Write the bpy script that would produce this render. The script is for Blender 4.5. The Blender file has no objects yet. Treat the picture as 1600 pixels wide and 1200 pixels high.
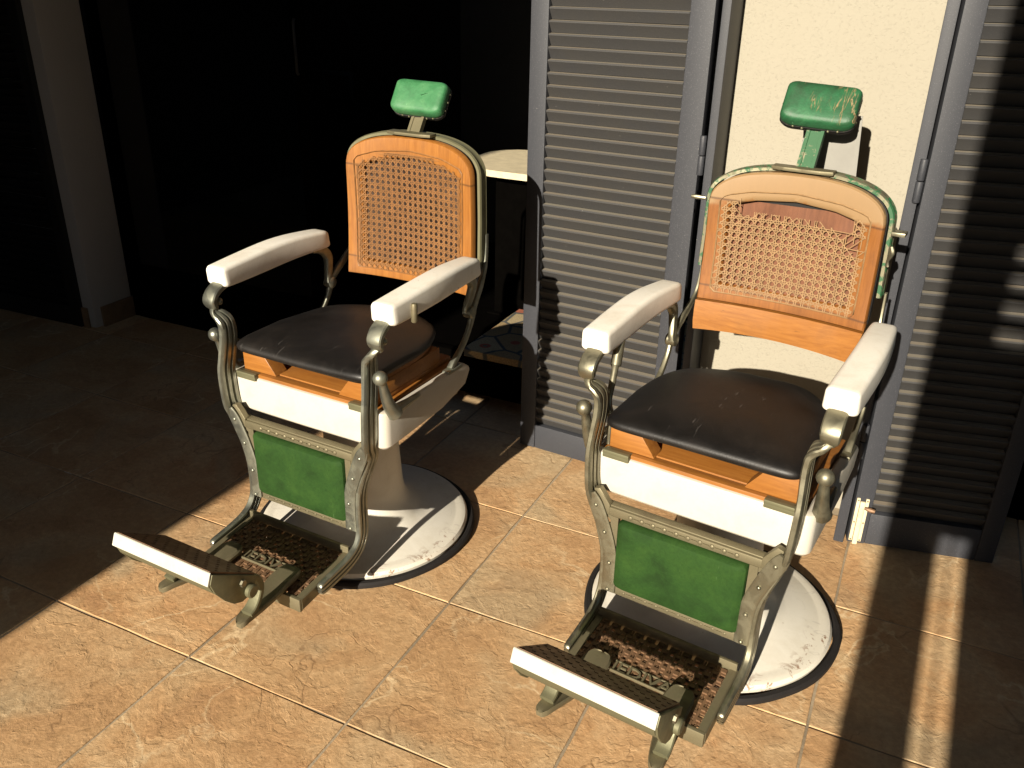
import bpy, bmesh, math, random
from mathutils import Vector, Matrix, noise
from math import sin, cos, pi, radians, sqrt
random.seed(7)
S = 0.45                      # one floor tile is 0.45 m; lengths below are in tiles
C = bpy.context.scene.collection

# ------------------------------------------------------------------ camera
CAMF, CX, CY, CZ, YAW, PITCH, ROLL = 1352.55, 3.0077, -2.4476, 3.2609, -0.4426, 0.4378, -0.0209
f = Vector((sin(YAW) * cos(PITCH), cos(YAW) * cos(PITCH), -sin(PITCH)))
r = f.cross(Vector((0, 0, 1))).normalized()
d = f.cross(r)
cr, sr = cos(ROLL), sin(ROLL)
r, d = cr * r + sr * d, -sr * r + cr * d
cam = bpy.data.objects.new('camera', bpy.data.cameras.new('camera'))
C.objects.link(cam)
M = Matrix((r, -d, -f)).transposed().to_4x4()
M.translation = Vector((CX, CY, CZ)) * S
cam.matrix_world = M
cam.data.sensor_fit = 'HORIZONTAL'
cam.data.sensor_width = 36
cam.data.lens = CAMF / 1600 * 36
cam.data.clip_start = 0.02
cam.data.clip_end = 500
bpy.context.scene.camera = cam

# ------------------------------------------------------------------ light
SUN_EL, SUN_AZ = radians(21.0), radians(88.0)        # azimuth the light travels towards, from +X
world = bpy.data.worlds.new('World')
bpy.context.scene.world = world
world.use_nodes = True
wn = world.node_tree.nodes
sky = wn.new('ShaderNodeTexSky')
sky.sky_type = 'NISHITA'
sky.sun_disc = False
sky.sun_elevation = SUN_EL
sky.sun_rotation = radians(182.0)
bg = wn['Background']
bg.inputs['Strength'].default_value = 0.05
world.node_tree.links.new(sky.outputs[0], bg.inputs['Color'])
sl = bpy.data.lights.new('sun', 'SUN')
sl.energy = 5.0
sl.angle = radians(0.5)
sl.color = (1.0, 0.90, 0.75)
so = bpy.data.objects.new('sun', sl)
C.objects.link(so)
tr = Vector((cos(SUN_AZ) * cos(SUN_EL), sin(SUN_AZ) * cos(SUN_EL), -sin(SUN_EL)))
so.rotation_euler = tr.to_track_quat('-Z', 'Y').to_euler()
so.location = (0, -5, 6)
vs = bpy.context.scene.view_settings
vs.view_transform = 'Standard'
vs.look = 'None'
vs.gamma = 1
vs.use_curve_mapping = False
vs.exposure = 1.1

# ------------------------------------------------------------------ materials
class NB:
    """small helper round a node tree"""
    def __init__(s, name):
        s.m = bpy.data.materials.new(name)
        s.m.use_nodes = True
        s.t = s.m.node_tree
        s.b = s.t.nodes['Principled BSDF']
        s._co = None
    def n(s, ty, **kw):
        k = s.t.nodes.new('ShaderNode' + ty)
        for a, v in kw.items(): setattr(k, a, v)
        return k
    def l(s, a, b): s.t.links.new(a, b)
    def put(s, sock, v):
        if isinstance(v, bpy.types.NodeSocket): s.l(v, sock)
        elif v is not None: sock.default_value = v
    def co(s, scale=(1, 1, 1), rnd=0.0, loc=(0, 0, 0)):
        tc = s.n('TexCoord')
        mp = s.n('Mapping')
        mp.inputs['Scale'].default_value = scale
        mp.inputs['Location'].default_value = loc
        s.l(tc.outputs['Object'], mp.inputs['Vector'])
        out = mp.outputs[0]
        if rnd:
            oi = s.n('ObjectInfo')
            v = s.n('VectorMath', operation='SCALE')
            cx = s.n('CombineXYZ')
            s.l(oi.outputs['Random'], cx.inputs[0])
            m2 = s.math('MULTIPLY', oi.outputs['Random'], 7.3)
            s.l(m2, cx.inputs[1]); cx.inputs[2].default_value = 0.3
            s.l(cx.outputs[0], v.inputs[0]); v.inputs['Scale'].default_value = rnd
            a = s.n('VectorMath', operation='ADD')
            s.l(out, a.inputs[0]); s.l(v.outputs[0], a.inputs[1])
            out = a.outputs[0]
        return out
    def noise(s, co, scale=5, detail=4, rough=.55, dist=0, col=False):
        k = s.n('TexNoise')
        k.inputs['Scale'].default_value = scale
        k.inputs['Detail'].default_value = detail
        k.inputs['Roughness'].default_value = rough
        k.inputs['Distortion'].default_value = dist
        if co is not None: s.l(co, k.inputs['Vector'])
        return k.outputs['Color' if col else 'Fac']
    def vor(s, co, scale=5, feature='DISTANCE_TO_EDGE', out='Distance'):
        k = s.n('TexVoronoi', feature=feature)
        k.inputs['Scale'].default_value = scale
        s.l(co, k.inputs['Vector'])
        return k.outputs[out]
    def wave(s, co, scale=5, dist=3, detail=3, bands='X', ds=1.5):
        k = s.n('TexWave', bands_direction=bands)
        k.inputs['Scale'].default_value = scale
        k.inputs['Distortion'].default_value = dist
        k.inputs['Detail'].default_value = detail
        k.inputs['Detail Scale'].default_value = ds
        s.l(co, k.inputs['Vector'])
        return k.outputs['Fac']
    def ramp(s, fac, stops, interp='LINEAR'):
        k = s.n('ValToRGB')
        e = k.color_ramp
        e.interpolation = interp
        while len(e.elements) > len(stops): e.elements.remove(e.elements[-1])
        while len(e.elements) < len(stops): e.elements.new(1)
        for el, (p, c) in zip(e.elements, stops):
            el.position = p
            el.color = (*c, 1) if isinstance(c, tuple) else (c, c, c, 1)
        s.l(fac, k.inputs[0])
        return k.outputs[0]
    def mix(s, fac, a, b, mode='MIX'):
        k = s.n('Mix', data_type='RGBA', blend_type=mode)
        s.put(k.inputs[0], fac)
        for i, v in ((6, a), (7, b)):
            if isinstance(v, tuple): v = (*v, 1)
            s.put(k.inputs[i], v)
        return k.outputs[2]
    def math(s, op, a, b=None, c=None):
        k = s.n('Math', operation=op)
        for i, v in enumerate((a, b, c)): s.put(k.inputs[i], v)
        return k.outputs[0]
    def bump(s, h, strength=.3, dist=.01, prev=None):
        k = s.n('Bump')
        k.inputs['Strength'].default_value = strength
        k.inputs['Distance'].default_value = dist
        s.l(h, k.inputs['Height'])
        if prev is not None: s.l(prev, k.inputs['Normal'])
        return k.outputs[0]
    def done(s, col=None, rough=None, metal=None, nrm=None, spec=None, coat=None, coat_rough=None):
        if isinstance(col, tuple): col = (*col, 1)
        s.put(s.b.inputs['Base Color'], col)
        s.put(s.b.inputs['Roughness'], rough)
        s.put(s.b.inputs['Metallic'], metal)
        if nrm is not None: s.l(nrm, s.b.inputs['Normal'])
        s.put(s.b.inputs['Specular IOR Level'], spec)
        s.put(s.b.inputs['Coat Weight'], coat)
        s.put(s.b.inputs['Coat Roughness'], coat_rough)
        return s.m

def m_tile():
    b = NB('slate_tile')
    co = b.co(rnd=23)
    tint = b.n('ObjectInfo').outputs['Random']
    warp = b.noise(co, 3.5, 5, .6, 0, True)
    v = b.n('VectorMath', operation='MULTIPLY_ADD')
    b.l(warp, v.inputs[0]); v.inputs[1].default_value = (.35,) * 3; b.l(co, v.inputs[2])
    wc = v.outputs[0]
    big = b.noise(wc, 4.2, 6, .62, .4)
    col = b.ramp(big, [(.28, (.37, .18, .07)), (.42, (.51, .275, .112)), (.53, (.60, .36, .167)), (.64, (.655, .43, .222)), (.78, (.51, .372, .198))])
    red = b.noise(co, 6.5, 4, .6, 1.2)
    col = b.mix(b.ramp(red, [(.58, 0.0), (.75, .45)]), col, (.52, .235, .085))
    grn = b.noise(co, 2.3, 3, .5, .8)
    col = b.mix(b.ramp(grn, [(.50, 0.0), (.66, .6)]), col, (.44, .365, .225))
    col = b.mix(b.ramp(tint, [(0, .0), (1, .30)]), col, (.40, .26, .125))
    col = b.mix(.16, col, (.43, .37, .27))
    # pale wandering veins and dark cracks, each only here and there
    vein = b.math('ABSOLUTE', b.math('SUBTRACT', b.noise(co, 2.9, 5, .5, .5), .5))
    vm = b.math('MULTIPLY', b.ramp(vein, [(.002, 1.0), (.010, 0.0)]), b.ramp(b.noise(co, 3.1, 2, .5), [(.50, 0.0), (.60, 1.0)]))
    col = b.mix(b.math('MULTIPLY', vm, .75), col, (.72, .55, .33))
    crk = b.math('ABSOLUTE', b.math('SUBTRACT', b.noise(co, 3.2, 4, .5, .5), .47))
    cm = b.math('MULTIPLY', b.ramp(crk, [(.0, 1.0), (.007, 0.0)]), b.ramp(b.noise(co, 5.4, 2, .5, 0), [(.52, 0.0), (.60, 1.0)]))
    col = b.mix(b.math('MULTIPLY', cm, .45), col, (.14, .075, .035))
    fine = b.noise(co, 60, 5, .7)
    col = b.mix(b.ramp(fine, [(.35, .35), (.65, 0.0)]), col, (.16, .085, .03))
    # riven relief
    rid = b.math('ABSOLUTE', b.math('SUBTRACT', b.noise(wc, 7, 7, .6, .8), .5))
    lay = b.ramp(b.noise(wc, 4.8, 5, .6, 1.0), [(.3, 0.0), (.44, .35), (.45, .5), (.56, .7), (.57, .9), (.8, 1.0)])
    h = b.math('ADD', b.math('MULTIPLY', rid, 1.6), b.math('MULTIPLY', lay, .5))
    h = b.math('ADD', h, b.math('MULTIPLY', b.noise(co, 38, 6, .7), .45))
    h = b.math('SUBTRACT', h, b.math('MULTIPLY', cm, .15))
    return b.done(col, b.ramp(fine, [(.3, .62), (.7, .8)]), 0, b.bump(h, .55, .006), .3)

def m_grout():
    b = NB('grout')
    co = b.co()
    n = b.noise(co, 40, 4, .7)
    c = b.ramp(b.noise(co, 3, 3), [(.35, (.20, .155, .10)), (.6, (.34, .27, .18))])
    c = b.mix(b.ramp(b.noise(co, 9, 3), [(.63, 0.0), (.68, .8)]), c, (.7, .66, .55))
    return b.done(c, .9, 0, b.bump(n, .5, .003))

def m_enamel(name, base=(.80, .76, .66), stain=(.52, .43, .28), amt=.35, rust=False, rough=.28):
    b = NB(name)
    co = b.co()
    n = b.noise(co, 14, 5, .65, .5)
    c = b.mix(b.math('MULTIPLY', b.ramp(n, [(.48, 0.0), (.75, 1.0)]), amt), base, stain)
    fine = b.noise(co, 220, 3, .6)
    c = b.mix(b.ramp(fine, [(.3, .12), (.5, 0.0)]), c, stain)
    chip = b.ramp(b.vor(co, 21, 'F1'), [(.03, 1.0), (.05, 0.0)])
    c = b.mix(b.math('MULTIPLY', chip, b.ramp(b.noise(co, 11, 2), [(.52, 0.0), (.58, .8)])), c, (.20, .13, .07))
    if rust:
        rim = b.n('VectorMath', operation='LENGTH')
        sp = b.n('SeparateXYZ'); b.l(co, sp.inputs[0])
        cx = b.n('CombineXYZ'); b.l(sp.outputs[0], cx.inputs[0]); b.l(sp.outputs[1], cx.inputs[1])
        b.l(cx.outputs[0], rim.inputs[0])
        edge = b.ramp(rim.outputs['Value'], [(.235, 0.0), (.275, 1.0)])
        spots = b.ramp(b.noise(co, 26, 5, .7, .6), [(.56, 0.0), (.60, 1.0)])
        c = b.mix(b.math('MULTIPLY', b.math('MULTIPLY', edge, spots), b.ramp(b.noise(co, 6, 2), [(.56, 0.0), (.61, .95)])), c, (.16, .055, .018))
        scr = b.math('ABSOLUTE', b.math('SUBTRACT', b.noise(co, 9, 3, .5, .6), .5))
        c = b.mix(b.math('MULTIPLY', edge, b.ramp(scr, [(.002, .28), (.008, 0.0)])), c, (.17, .14, .16))
        c = b.mix(b.math('MULTIPLY', edge, .2), c, (.55, .48, .34))
    return b.done(c, b.ramp(n, [(.3, rough), (.8, rough + .25)]), 0, b.bump(n, .06, .004), .5)

def m_metal(name, base=(.28, .29, .245), pat=(.12, .11, .06), rough=.34, green=0.0, metal=.9):
    b = NB(name)
    co = b.co(rnd=5)
    n = b.noise(co, 22, 6, .65, .6)
    c = b.ramp(n, [(.35, base), (.62, tuple(.55 * x + .45 * y for x, y in zip(base, pat))), (.78, pat)])
    r_ = b.ramp(n, [(.35, rough), (.75, rough + .28)])
    mt = b.ramp(n, [(.45, metal), (.8, metal * .55)])
    if green:
        g = b.ramp(b.noise(co, 30, 5, .7, 1), [(.36 + green * .3, 1.0), (.42 + green * .3, 0.0)])
        c = b.mix(g, c, (.022, .088, .034))
        mt = b.math('MULTIPLY', mt, b.math('SUBTRACT', 1.0, g))
    return b.done(c, r_, mt, b.bump(b.noise(co, 90, 4, .6), .08, .002), .5)

def m_wood(name, c0=(.19, .066, .010), c1=(.31, .128, .025), worn=(.55, .40, .22), worn_z=None, axis='X', rough=.38, joints=()):
    b = NB(name)
    sc = (1, 1, 1)
    co = b.co(sc, rnd=3)
    st = b.n('Mapping')
    st.inputs['Scale'].default_value = (3, 40, 40) if axis == 'X' else (40, 40, 3)
    b.l(co, st.inputs['Vector'])
    g = b.noise(st.outputs[0], 3, 6, .65, .6)
    c = b.ramp(g, [(.25, c0), (.75, c1)])
    bl = b.noise(co, 9, 4, .6, .3)
    c = b.mix(b.ramp(bl, [(.52, 0.0), (.78, .5)]), c, tuple(x * .55 for x in c0))
    sc_ = b.ramp(b.noise(st.outputs[0], 9, 3, .5), [(.27, .6), (.32, 0.0)])
    c = b.mix(sc_, c, (.10, .04, .012))
    if worn_z:
        sp = b.n('SeparateXYZ'); b.l(b.co(), sp.inputs[0])
        h = b.math('ADD', sp.outputs[2], b.math('MULTIPLY', b.math('SUBTRACT', bl, .5), .12))
        c = b.mix(b.ramp(h, [(worn_z[0], 0.0), (worn_z[1], .85)]), c, worn)
    if joints:
        sp2 = b.n('SeparateXYZ'); b.l(b.co(), sp2.inputs[0])
        zz = b.math('MULTIPLY_ADD', sp2.outputs[0], .04, sp2.outputs[2])
        for z0 in joints:
            dd = b.math('ABSOLUTE', b.math('SUBTRACT', zz, z0 * .45))
            c = b.mix(b.ramp(dd, [(.0007, .8), (.0014, 0.0)]), c, (.05, .02, .006))
    return b.done(c, b.ramp(bl, [(.3, rough), (.8, rough + .25)]), 0, b.bump(g, .08, .002), .45)

def m_leather(name, base, light, dark, rough=.5, crack=False, grain=.12, spec=.5, scratch=.735):
    b = NB(name)
    co = b.co(rnd=4)
    n = b.noise(co, 10, 5, .65, .4)
    c = b.ramp(n, [(.3, dark), (.5, base), (.75, light)])
    gr = b.vor(co, 260, 'F1')
    fine = b.noise(co, 120, 4, .7)
    c = b.mix(b.ramp(fine, [(.35, .3), (.55, 0.0)]), c, dark)
    # scratches
    st = b.n('Mapping'); st.inputs['Scale'].default_value = (60, 6, 12); st.inputs['Rotation'].default_value = (0, 0, .5)
    b.l(co, st.inputs['Vector'])
    scr = b.math('MULTIPLY', b.ramp(b.noise(st.outputs[0], 2.4, 2, .5), [(scratch, 0.0), (scratch + .02, .55)]), b.ramp(b.noise(co, 5, 2, .5), [(.52, 0.0), (.60, 1.0)]))
    c = b.mix(scr, c, tuple(min(1, x * 2.2 + .05) for x in light))
    h = b.math('ADD', b.math('MULTIPLY', gr, .4), fine)
    nr = b.bump(h, grain, .002)
    if crack:
        st2 = b.n('Mapping'); st2.inputs['Scale'].default_value = (14, 2.2, 2.2)
        b.l(co, st2.inputs['Vector'])
        k = b.math('ABSOLUTE', b.math('SUBTRACT', b.noise(st2.outputs[0], 3, 4, .6, .6), .5))
        km = b.math('MULTIPLY', b.ramp(k, [(.006, 1.0), (.024, 0.0)]), b.ramp(b.noise(co, 9, 2), [(.44, 0.0), (.52, 1.0)]))
        c = b.mix(b.math('MULTIPLY', km, .7), c, (.30, .19, .10))
        nr = b.bump(b.math('SUBTRACT', 1.0, km), .4, .003, nr)
    return b.done(c, b.ramp(n, [(.3, rough), (.8, rough + .18)]), 0, nr, spec)

def m_paint(name, base, speck, rough=.55, dust=None, bump=.15):
    b = NB(name)
    co = b.co(rnd=6)
    fine = b.noise(co, 420, 2, .5)
    c = b.mix(b.ramp(fine, [(.60, 0.0), (.70, .55)]), base, speck)
    n = b.noise(co, 7, 5, .6)
    if dust: c = b.mix(b.ramp(n, [(.35, 0.0), (.75, .7)]), c, dust)
    sp = b.ramp(b.vor(co, 34, 'F1'), [(.012, 1.0), (.03, 0.0)])
    c = b.mix(b.math('MULTIPLY', sp, .6), c, (.6, .57, .5))
    return b.done(c, rough, 0, b.bump(fine, bump, .001), .4)

def m_stucco(name, base, low):
    b = NB(name)
    co = b.co()
    v = b.noise(co, 150, 3, .6, .3)
    pit = b.ramp(v, [(.34, 0.0), (.44, 1.0)])
    c = b.mix(b.noise(co, 3, 4), base, low)
    c = b.mix(b.ramp(v, [(.29, .30), (.35, 0.0)]), c, tuple(x * .55 for x in base))
    h = b.math('ADD', b.math('MULTIPLY', pit, 1.0), b.math('MULTIPLY', b.noise(co, 30, 5, .6), .6))
    return b.done(c, .9, 0, b.bump(h, .35, .003), .2)

def m_plain(name, col, rough=.6, metal=0, spec=.5, var=.35, scale=25):
    b = NB(name)
    co = b.co(rnd=4)
    n = b.noise(co, scale, 5, .65, .3)
    c = b.mix(b.ramp(n, [(.35, 0.0), (.75, 1.0)]), col, tuple(x * (1 - var) for x in col))
    return b.done(c, rough, metal, b.bump(n, .12, .003), spec)

def m_rug():
    b = NB('rug_pattern')
    co = b.co()
    v = b.vor(co, 7.5, 'DISTANCE_TO_EDGE')
    cell = b.vor(co, 7.5, 'F1', 'Color')
    sp = b.n('SeparateColor'); b.l(cell, sp.inputs[0])
    c = b.ramp(sp.outputs[0], [(.0, (.34, .25, .13)), (.35, (.36, .115, .07)), (.6, (.42, .34, .20)), (.8, (.28, .22, .12))], 'CONSTANT')
    c = b.mix(b.ramp(v, [(.03, 1.0), (.06, 0.0)]), c, (.07, .085, .09))
    d2 = b.vor(co, 7.5, 'F1')
    c = b.mix(b.ramp(d2, [(.16, 1.0), (.20, 0.0)]), c, (.38, .10, .066))
    c = b.mix(b.ramp(d2, [(.08, 1.0), (.11, 0.0)]), c, (.12, .16, .12))
    w = b.noise(co, 150, 4, .75)
    c = b.mix(b.ramp(w, [(.35, .5), (.6, 0.0)]), c, (.10, .07, .045))
    return b.done(c, .95, 0, b.bump(w, .8, .004), .1)

def m_glass():
    b = NB('dark_glass')
    b.put(b.b.inputs['Transmission Weight'], 1.0)
    return b.done((.05, .05, .05), .05, 0, spec=.06)

MAT = dict(
    tile=m_tile(), grout=m_grout(),
    enamel=m_enamel('white_enamel', (.47, .44, .375), (.36, .30, .20)),
    enamel_arm=m_enamel('worn_white_enamel', (.76, .73, .65), (.45, .38, .27), .35, rough=.34),
    enamel_base=m_enamel('base_enamel', (.64, .61, .53), (.45, .40, .30), .35, True, .38),
    strip=m_enamel('chrome_glare_strip', (.46, .46, .40), (.34, .31, .22), .5),  # chrome strip; its sky and sun reflection put in as pale colour
    nickel=m_metal('aged_nickel'),
    brass=m_metal('aged_brass_nickel', (.26, .245, .175), (.11, .095, .055)),
    green_metal=m_metal('green_painted_metal', (.30, .28, .19), (.12, .11, .065), .45, .75),
    hoop_green=m_metal('chipped_green_metal', (.30, .28, .19), (.12, .11, .065), .45, .30),
    iron=m_metal('rusty_iron', (.20, .115, .06), (.085, .045, .024), .5, 0, .4),
    plate=m_metal('plate_metal', (.185, .165, .10), (.10, .075, .04), .46, 0, .6),
    olive=m_metal('olive_metal', (.16, .155, .09), (.09, .08, .04), .48, 0, .5),
    wood=m_wood('orange_wood'), wood_v=m_wood('orange_wood_upright', axis='Z', joints=(2.185, 1.60)),
    wood_worn=m_wood('worn_wood', (.15, .050, .007), (.245, .092, .016), (.25, .165, .08), (.985, 1.065), 'Z', .48, (2.215, 1.735)),
    board=m_wood('red_brown_board', (.10, .036, .015), (.17, .065, .028), axis='Z', rough=.6),
    board_dark=m_wood('dark_brown_board', (.030, .017, .011), (.05, .028, .017), axis='Z', rough=.7),
    cane=m_plain('cane', (.25, .115, .036), .55, 0, .4, .45, 60),
    cane_pale=m_plain('dry_cane', (.285, .172, .078), .6, 0, .4, .4, 60),
    leather=m_leather('black_leather', (.006, .005, .0045), (.012, .009, .007), (.004, .0035, .003), .42, grain=.12, spec=.45, scratch=.675),
    green_pad=m_leather('green_leather', (.0145, .044, .007), (.025, .062, .010), (.008, .024, .004), .7, grain=.3, spec=.18),
    green_head=m_leather('pale_green_leather', (.032, .15, .055), (.075, .21, .085), (.018, .09, .03), .5, grain=.15),
    green_crack=m_leather('cracked_green_leather', (.014, .092, .034), (.04, .16, .066), (.016, .040, .018), .48, True, .18),
    black=m_plain('black_paint', (.010, .009, .008), .55, 0, .3),
    void=m_plain('flat_black', (.0016, .0014, .0012), .9, 0, .0),  # near-black without gloss
    rubber=m_plain('black_rubber', (.014, .012, .011), .75, 0, .3),
    shut=m_paint('grey_shutter_paint', (.031, .033, .039), (.10, .10, .11)),
    slat=m_paint('slat_paint', (.034, .034, .035), (.065, .064, .062), .65, (.042, .039, .034)),
    dust=m_paint('dusty_slat_edge', (.165, .150, .118), (.21, .19, .15), .85, (.18, .14, .10)),
    wall=m_stucco('cream_stucco', (.30, .278, .222), (.28, .256, .20)),
    grey_wall=m_stucco('grey_stucco', (.40, .36, .31), (.34, .31, .27)),
    skirting=m_plain('brown_skirting', (.20, .12, .06), .6),
    cream=m_plain('cream_paint', (.62, .53, .35), .5, 0, .4, .25),
    paper=m_plain('white_paper', (.27, .262, .235), .85, 0, .2, .18, 8),
    rug=m_rug(), glass=m_glass(),
    unseen_dark=m_plain('unseen_dark', (.045, .04, .034), .9),  # kept dark on unseen masses to cut bounced light
    ceiling=m_plain('roof_blocker_dark', (.05, .04, .03), .9),  # kept dark so the added roof sends back little light
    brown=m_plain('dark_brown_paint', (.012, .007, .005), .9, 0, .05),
)

# ------------------------------------------------------------------ geometry helpers (tile units in, metres out)
def V(*a): return Vector(a)
def finish(name, bm, mat, parent=None, angle=35):
    me = bpy.data.meshes.new(name)
    bmesh.ops.recalc_face_normals(bm, faces=bm.faces)
    for v in bm.verts: v.co *= S
    bm.to_mesh(me); bm.free()
    for m in (mat if isinstance(mat, (list, tuple)) else [mat]): me.materials.append(m)
    me.shade_smooth()
    me.set_sharp_from_angle(angle=radians(angle))
    o = bpy.data.objects.new(name, me)
    C.objects.link(o)
    if parent: o.parent = parent
    return o
def empty(name, loc, rz=0, label=None, cat=None, group=None):
    o = bpy.data.objects.new(name, None)
    o.empty_display_size = .1
    C.objects.link(o)
    o.location = Vector(loc) * S
    o.rotation_euler = (0, 0, rz)
    tag(o, label, cat, group)
    return o
def tag(o, label=None, cat=None, group=None, kind=None):
    if label: o['label'] = label
    if cat: o['category'] = cat
    if group: o['group'] = group
    if kind: o['kind'] = kind
    return o
def box(bm, lo, hi, bev=0, rot=None, piv=None, mi=0, seg=2):
    c = [(lo[i] + hi[i]) / 2 for i in range(3)]
    s = [abs(hi[i] - lo[i]) for i in range(3)]
    g = bmesh.ops.create_cube(bm, size=1)
    vs_ = g['verts']
    for v in vs_: v.co = Vector((v.co.x * s[0] + c[0], v.co.y * s[1] + c[1], v.co.z * s[2] + c[2]))
    fs = list({f_ for v in vs_ for f_ in v.link_faces})
    for f_ in fs: f_.material_index = mi
    if bev:
        es = list({e for v in vs_ for e in v.link_edges})
        rr = bmesh.ops.bevel(bm, geom=es, offset=bev, segments=seg, affect='EDGES', profile=.6)
        vs_ = list({v for f_ in rr['faces'] for v in f_.verts} | {v for v in vs_ if v.is_valid})
    if rot is not None:
        p = Vector(piv or c)
        for v in vs_: v.co = rot @ (v.co - p) + p
    return vs_
def new(): return bmesh.new()
def loft(bm, rings, closed=True, cap=True, loop=False):
    """rings: list of lists of points"""
    vr = [[bm.verts.new(p) for p in ring] for ring in rings]
    n = len(vr[0])
    m = len(vr)
    for i in range(m if loop else m - 1):
        a, b_ = vr[i], vr[(i + 1) % m]
        for j in range(n if closed else n - 1):
            bm.faces.new((a[j], a[(j + 1) % n], b_[(j + 1) % n], b_[j]))
    if cap and not loop and closed:
        bm.faces.new(vr[0][::-1]); bm.faces.new(vr[-1])
    return vr
def catmull(pts, n=6):
    """smooth a list of equal-length tuples"""
    P = [Vector(p) if len(p) <= 4 else p for p in pts]
    out = []
    L = len(pts)
    for i in range(L - 1):
        p0, p1, p2, p3 = pts[max(i - 1, 0)], pts[i], pts[i + 1], pts[min(i + 2, L - 1)]
        for k in range(n):
            t = k / n
            out.append(tuple(.5 * (2 * b_ + (c_ - a_) * t + (2 * a_ - 5 * b_ + 4 * c_ - d_) * t * t + (3 * b_ - a_ - 3 * c_ + d_) * t ** 3)
                             for a_, b_, c_, d_ in zip(p0, p1, p2, p3)))
    out.append(tuple(pts[-1]))
    return out
def tube(bm, pts, seg=10, smooth=0, flat=1.0):
    """pts: (x,y,z,r)"""
    if smooth: pts = catmull(pts, smooth)
    rings = []
    up = Vector((0.13, 0.2, 1)).normalized()
    prev = None
    for i, p in enumerate(pts):
        a = Vector(pts[max(i - 1, 0)][:3]); b_ = Vector(pts[min(i + 1, len(pts) - 1)][:3])
        t = (b_ - a).normalized()
        if prev is None:
            n_ = t.orthogonal().normalized()
        else:
            n_ = (prev - prev.dot(t) * t).normalized()
        prev = n_
        q = t.cross(n_)
        rings.append([Vector(p[:3]) + (n_ * cos(2 * pi * k / seg) + q * sin(2 * pi * k / seg) * flat) * p[3] for k in range(seg)])
    return loft(bm, rings)
def lathe(bm, prof, seg=48, c=(0, 0)):
    rings = []
    for rr, z in prof:
        rings.append([V(c[0] + rr * cos(2 * pi * k / seg), c[1] + rr * sin(2 * pi * k / seg), z) for k in range(seg)])
    return loft(bm, rings)
def ball(bm, c, r_, sx=1, sy=1, sz=1, u=14, v=9):
    g = bmesh.ops.create_uvsphere(bm, u_segments=u, v_segments=v, radius=1)
    for w in g['verts']: w.co = Vector((w.co.x * r_ * sx + c[0], w.co.y * r_ * sy + c[1], w.co.z * r_ * sz + c[2]))
def prism(bm, poly, axis, a, b_, bev=0):
    """poly of 2D points in the two other axes, extruded along axis from a to b"""
    def mk(p, h):
        if axis == 'x': return V(h, p[0], p[1])
        if axis == 'y': return V(p[0], h, p[1])
        return V(p[0], p[1], h)
    r0 = [bm.verts.new(mk(p, a)) for p in poly]
    r1 = [bm.verts.new(mk(p, b_)) for p in poly]
    n = len(poly)
    fs = [bm.faces.new(r0[::-1]), bm.faces.new(r1)]
    for i in range(n): fs.append(bm.faces.new((r0[i], r0[(i + 1) % n], r1[(i + 1) % n], r1[i])))
    if bev:
        es = list({e for f_ in fs for e in f_.edges})
        bmesh.ops.bevel(bm, geom=es, offset=bev, segments=2, affect='EDGES', profile=.6)
def bar(bm, pts, prof, smooth=5, xdir=(1, 0, 0)):
    """sweep a profile along pts (x,y,z,width,thick); thickness lies near xdir, width across it"""
    if smooth: pts = catmull(pts, smooth)
    X = Vector(xdir)
    rings = []
    for i, p in enumerate(pts):
        a = Vector(pts[max(i - 1, 0)][:3]); b_ = Vector(pts[min(i + 1, len(pts) - 1)][:3])
        t = (b_ - a).normalized()
        n_ = (X - X.dot(t) * t).normalized()
        w = t.cross(n_)
        rings.append([Vector(p[:3]) + w * (u * p[3]) + n_ * (v * p[4]) for u, v in prof])
    return loft(bm, rings)
def rrect(n=4, r_=.22, asp=1.0):
    """rounded rectangle profile in -.5..5"""
    out = []
    for cx, cy, a0 in ((.5 - r_ * asp, .5 - r_, 0), (-.5 + r_ * asp, .5 - r_, pi / 2), (-.5 + r_ * asp, -.5 + r_, pi), (.5 - r_ * asp, -.5 + r_, 1.5 * pi)):
        for k in range(n):
            a = a0 + k / (n - 1) * pi / 2
            out.append((cx + r_ * asp * cos(a), cy + r_ * sin(a)))
    return out
# grooved bar: three ridges on each wide side
GROOVE = [(.5, -.28), (.5, .28), (.42, .5), (.24, .5), (.19, .12), (.13, .12), (.09, .5), (-.09, .5), (-.13, .12), (-.19, .12), (-.24, .5), (-.42, .5),
          (-.5, .28), (-.5, -.28), (-.42, -.5), (-.24, -.5), (-.19, -.12), (-.13, -.12), (-.09, -.5), (.09, -.5), (.13, -.12), (.19, -.12), (.24, -.5), (.42, -.5)]
FLATB = rrect(3, .25)

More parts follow.
